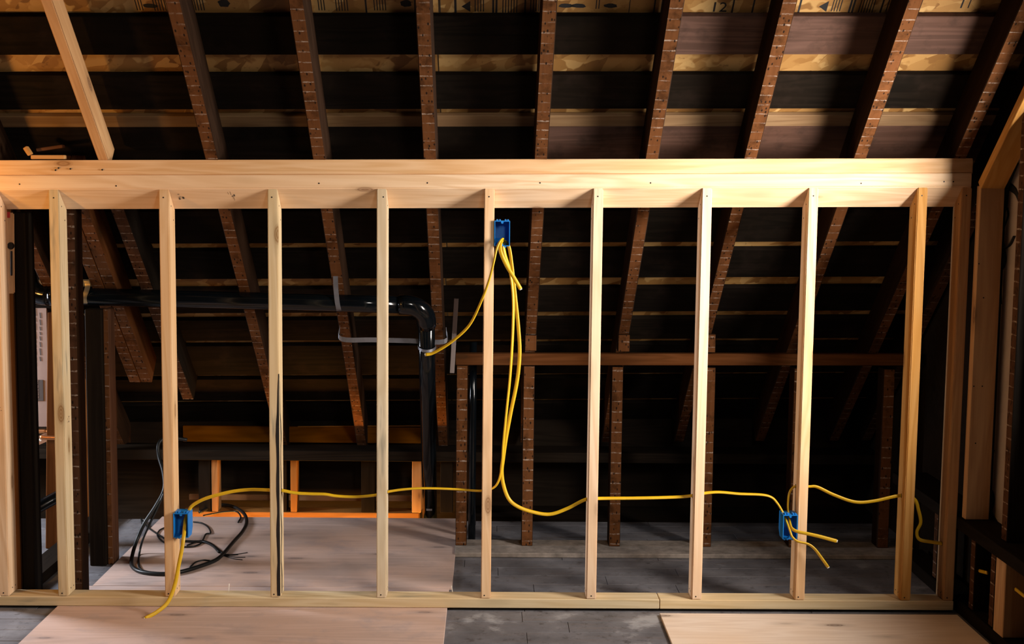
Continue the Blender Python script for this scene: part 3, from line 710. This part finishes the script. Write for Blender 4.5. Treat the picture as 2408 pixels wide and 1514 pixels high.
# ------------------------------------------------------------------ yellow cables
def cable(label, pts, ends=(True, True), twist=3.):
    P = catmull([atY(x, y, Y) for x, y, Y in pts], 7)
    root = empty('electrical_cable', P[0]); tag(root, label, 'cable', 'yellow cables')
    mobj('jacket', bm_tube(P, .0072, .0042, 10, twist=twist), 'yellow_jacket', root, None, True)
    for e, (a, b) in zip(ends, ((P[0], P[1]), (P[-1], P[-2]))):
        if e:
            d = (a-b).normalized()
            mobj('cut_end', bm_tube([a, a+d*.004], .0052, .003, 8), 'cut_white', root, None, True)
    return root
M_ = .045
cable('yellow cable from left outlet box through three studs up to the middle box',
      [(341, 1454, -.135), (370, 1438, -.11), (395, 1415, -.085), (411, 1375, -.065), (420, 1330, -.055), (428, 1290, -.045), (432, 1262, -.03), (434, 1240, .005), (437, 1218, .03), (445, 1200, .04), (453, 1188, M_), (478, 1174, M_), (510, 1164, M_), (550, 1155, M_), (590, 1151, M_), (632, 1152, M_), (662, 1153, M_), (695, 1159, M_), (730, 1161, M_), (765, 1162, M_), (790, 1166, M_), (835, 1168, M_), (882, 1164, M_), (912, 1156, M_), (955, 1150, M_), (1000, 1148, M_), (1070, 1150, M_), (1130, 1154, M_), (1158, 1148, M_), (1172, 1132, .035), (1180, 1098, .03), (1184, 1040, .025), (1191, 970, .025), (1200, 880, .025), (1206, 780, .025), (1207, 700, .025), (1200, 640, .025), (1188, 600, .03), (1183, 575, .03), (1182, 563, .005), (1176, 567, -.02), (1168, 585, -.03), (1160, 620, -.035), (1149, 662, -.03), (1130, 712, -.02), (1103, 765, -.01), (1061, 804, 0.), (1020, 829, .01), (1001, 834, .01)])
cable('yellow cable drooping from the middle box through two studs to the right box',
      [(1224, 679, -.02), (1210, 655, -.02), (1190, 622, -.02), (1177, 590, -.022), (1178, 570, -.005), (1186, 566, .03), (1194, 575, .045), (1199, 590, .048), (1205, 635, .05), (1212, 700, .05), (1219, 770, .05), (1222, 830, .05), (1216, 895, .05), (1201, 970, .05), (1190, 1030, .05), (1183, 1080, .05), (1180, 1108, .05), (1184, 1140, .05), (1196, 1172, .05), (1216, 1190, M_), (1250, 1203, M_), (1293, 1209, M_), (1335, 1195, M_), (1375, 1175, M_), (1404, 1172, M_), (1500, 1171, M_), (1580, 1169, M_), (1622, 1166, M_), (1653, 1160, M_), (1690, 1157, M_), (1740, 1161, M_), (1790, 1163, M_), (1814, 1169, M_), (1828, 1183, M_), (1840, 1203, .04), (1848, 1222, .02), (1857, 1246, -.015), (1863, 1262, -.03), (1876, 1273, -.04), (1900, 1279, -.045), (1916, 1291, -.05), (1932, 1312, -.055), (1947, 1333, -.06)])
cable('yellow cable from the right box through two studs to the corner stud',
      [(1967, 1272, -.06), (1930, 1262, -.05), (1900, 1255, -.04), (1876, 1250, -.03), (1862, 1242, -.015), (1857, 1225, .02), (1854, 1205, .04), (1853, 1185, M_), (1856, 1160, M_), (1864, 1147, M_), (1874, 1143, M_), (1902, 1144, M_), (1922, 1145, M_), (1960, 1163, M_), (2010, 1180, M_), (2055, 1178, M_), (2118, 1165, M_), (2150, 1174, M_), (2160, 1200, M_), (2165, 1228, M_), (2156, 1250, M_), (2162, 1268, M_), (2190, 1274, M_), (2218, 1278, M_)], ends=(True, False))
for pts, lab in (([(2303, 1342), (2322, 1347)], 'short stub of yellow cable between the gable studs'), ([(2388, 1385), (2398, 1393), (2412, 1404)], 'yellow cable end poking in at the right edge')):
    P = [atX(x, y, 1.86) for x, y in pts]
    o = mobj('electrical_cable', bm_tube(catmull(P, 5), .0065, .004, 10), 'yellow_jacket', None, None, True); tag(o, lab, 'cable', 'yellow cables')

# ------------------------------------------------------------------ black cable coil
cc = empty('cable_coil', atZ(440, 1320, .001)); tag(cc, 'loose coil of thin black cable on the plywood behind the left box', 'cable')
def strand(fl, r, pre=(), post=()):
    P = [atY(x, y, Y) for x, y, Y in pre] + [atZ(x, y, r+.0012) for x, y in fl] + [atY(x, y, Y) for x, y, Y in post]
    mobj('cable_strand', bm_tube(catmull(P, 7), r, None, 8), 'black_rubber', cc, None, True)
strand([(309, 1318), (315, 1336), (340, 1346), (390, 1349), (430, 1343), (470, 1331), (505, 1318), (524, 1303), (548, 1275), (570, 1250), (580, 1228), (574, 1208), (553, 1193), (525, 1187), (498, 1191), (470, 1204)], .0085,
       pre=[(440, 1034, .95), (402, 1029, .93), (382, 1033, .92), (372, 1048, .90), (374, 1075, .88), (384, 1110, .84), (386, 1150, .80), (366, 1190, .76), (340, 1230, .73), (320, 1275, .70)])
strand([(328, 1335), (345, 1344), (372, 1347)], .005, pre=[(386, 1158, .78), (370, 1195, .76), (352, 1232, .74), (336, 1268, .73), (327, 1305, .70)])
strand([(515, 1298), (500, 1283), (480, 1274), (455, 1273), (430, 1272)], .0055)
strand([(522, 1300), (512, 1290), (493, 1276), (470, 1272), (440, 1282)], .0042)
strand([(432, 1286), (452, 1285), (470, 1279), (478, 1268), (484, 1256), (495, 1253), (490, 1240), (475, 1230), (455, 1227)], .004)
strand([(332, 1220), (346, 1238), (362, 1250), (380, 1262), (400, 1275)], .004)
strand([(388, 1240), (375, 1247), (370, 1258), (378, 1270), (395, 1280)], .0035)
strand([(560, 1228), (566, 1215), (556, 1203), (530, 1203), (505, 1207), (478, 1212)], .004)
strand([(447, 1333), (460, 1322), (478, 1317), (494, 1318)], .0035)
for a_, b_ in (((524, 1303), (582, 1299)), ((526, 1305), (577, 1310)), ((526, 1306), (570, 1316)), ((524, 1303), (560, 1304)), ((335, 1236), (331, 1218))):
    strand([a_, ((a_[0]+b_[0])/2, (a_[1]+b_[1])/2+2), b_], .0018)

# loose nails standing on the frame and floor
for a_, b_, lab in (((538, 1391, .04), (539, 1372, .04), 'bright nail standing upright on the bottom plate near the left box'), ((1064, 1392, .05), (1062, 1377, .055), 'small bent nail on the bottom plate near the middle')):
    o = mobj('loose_nail', bm_tube(catmull([atY(*a_), atY(*b_)], 3), .0013, None, 6), 'cut_white', None, None, True); tag(o, lab, 'nail')
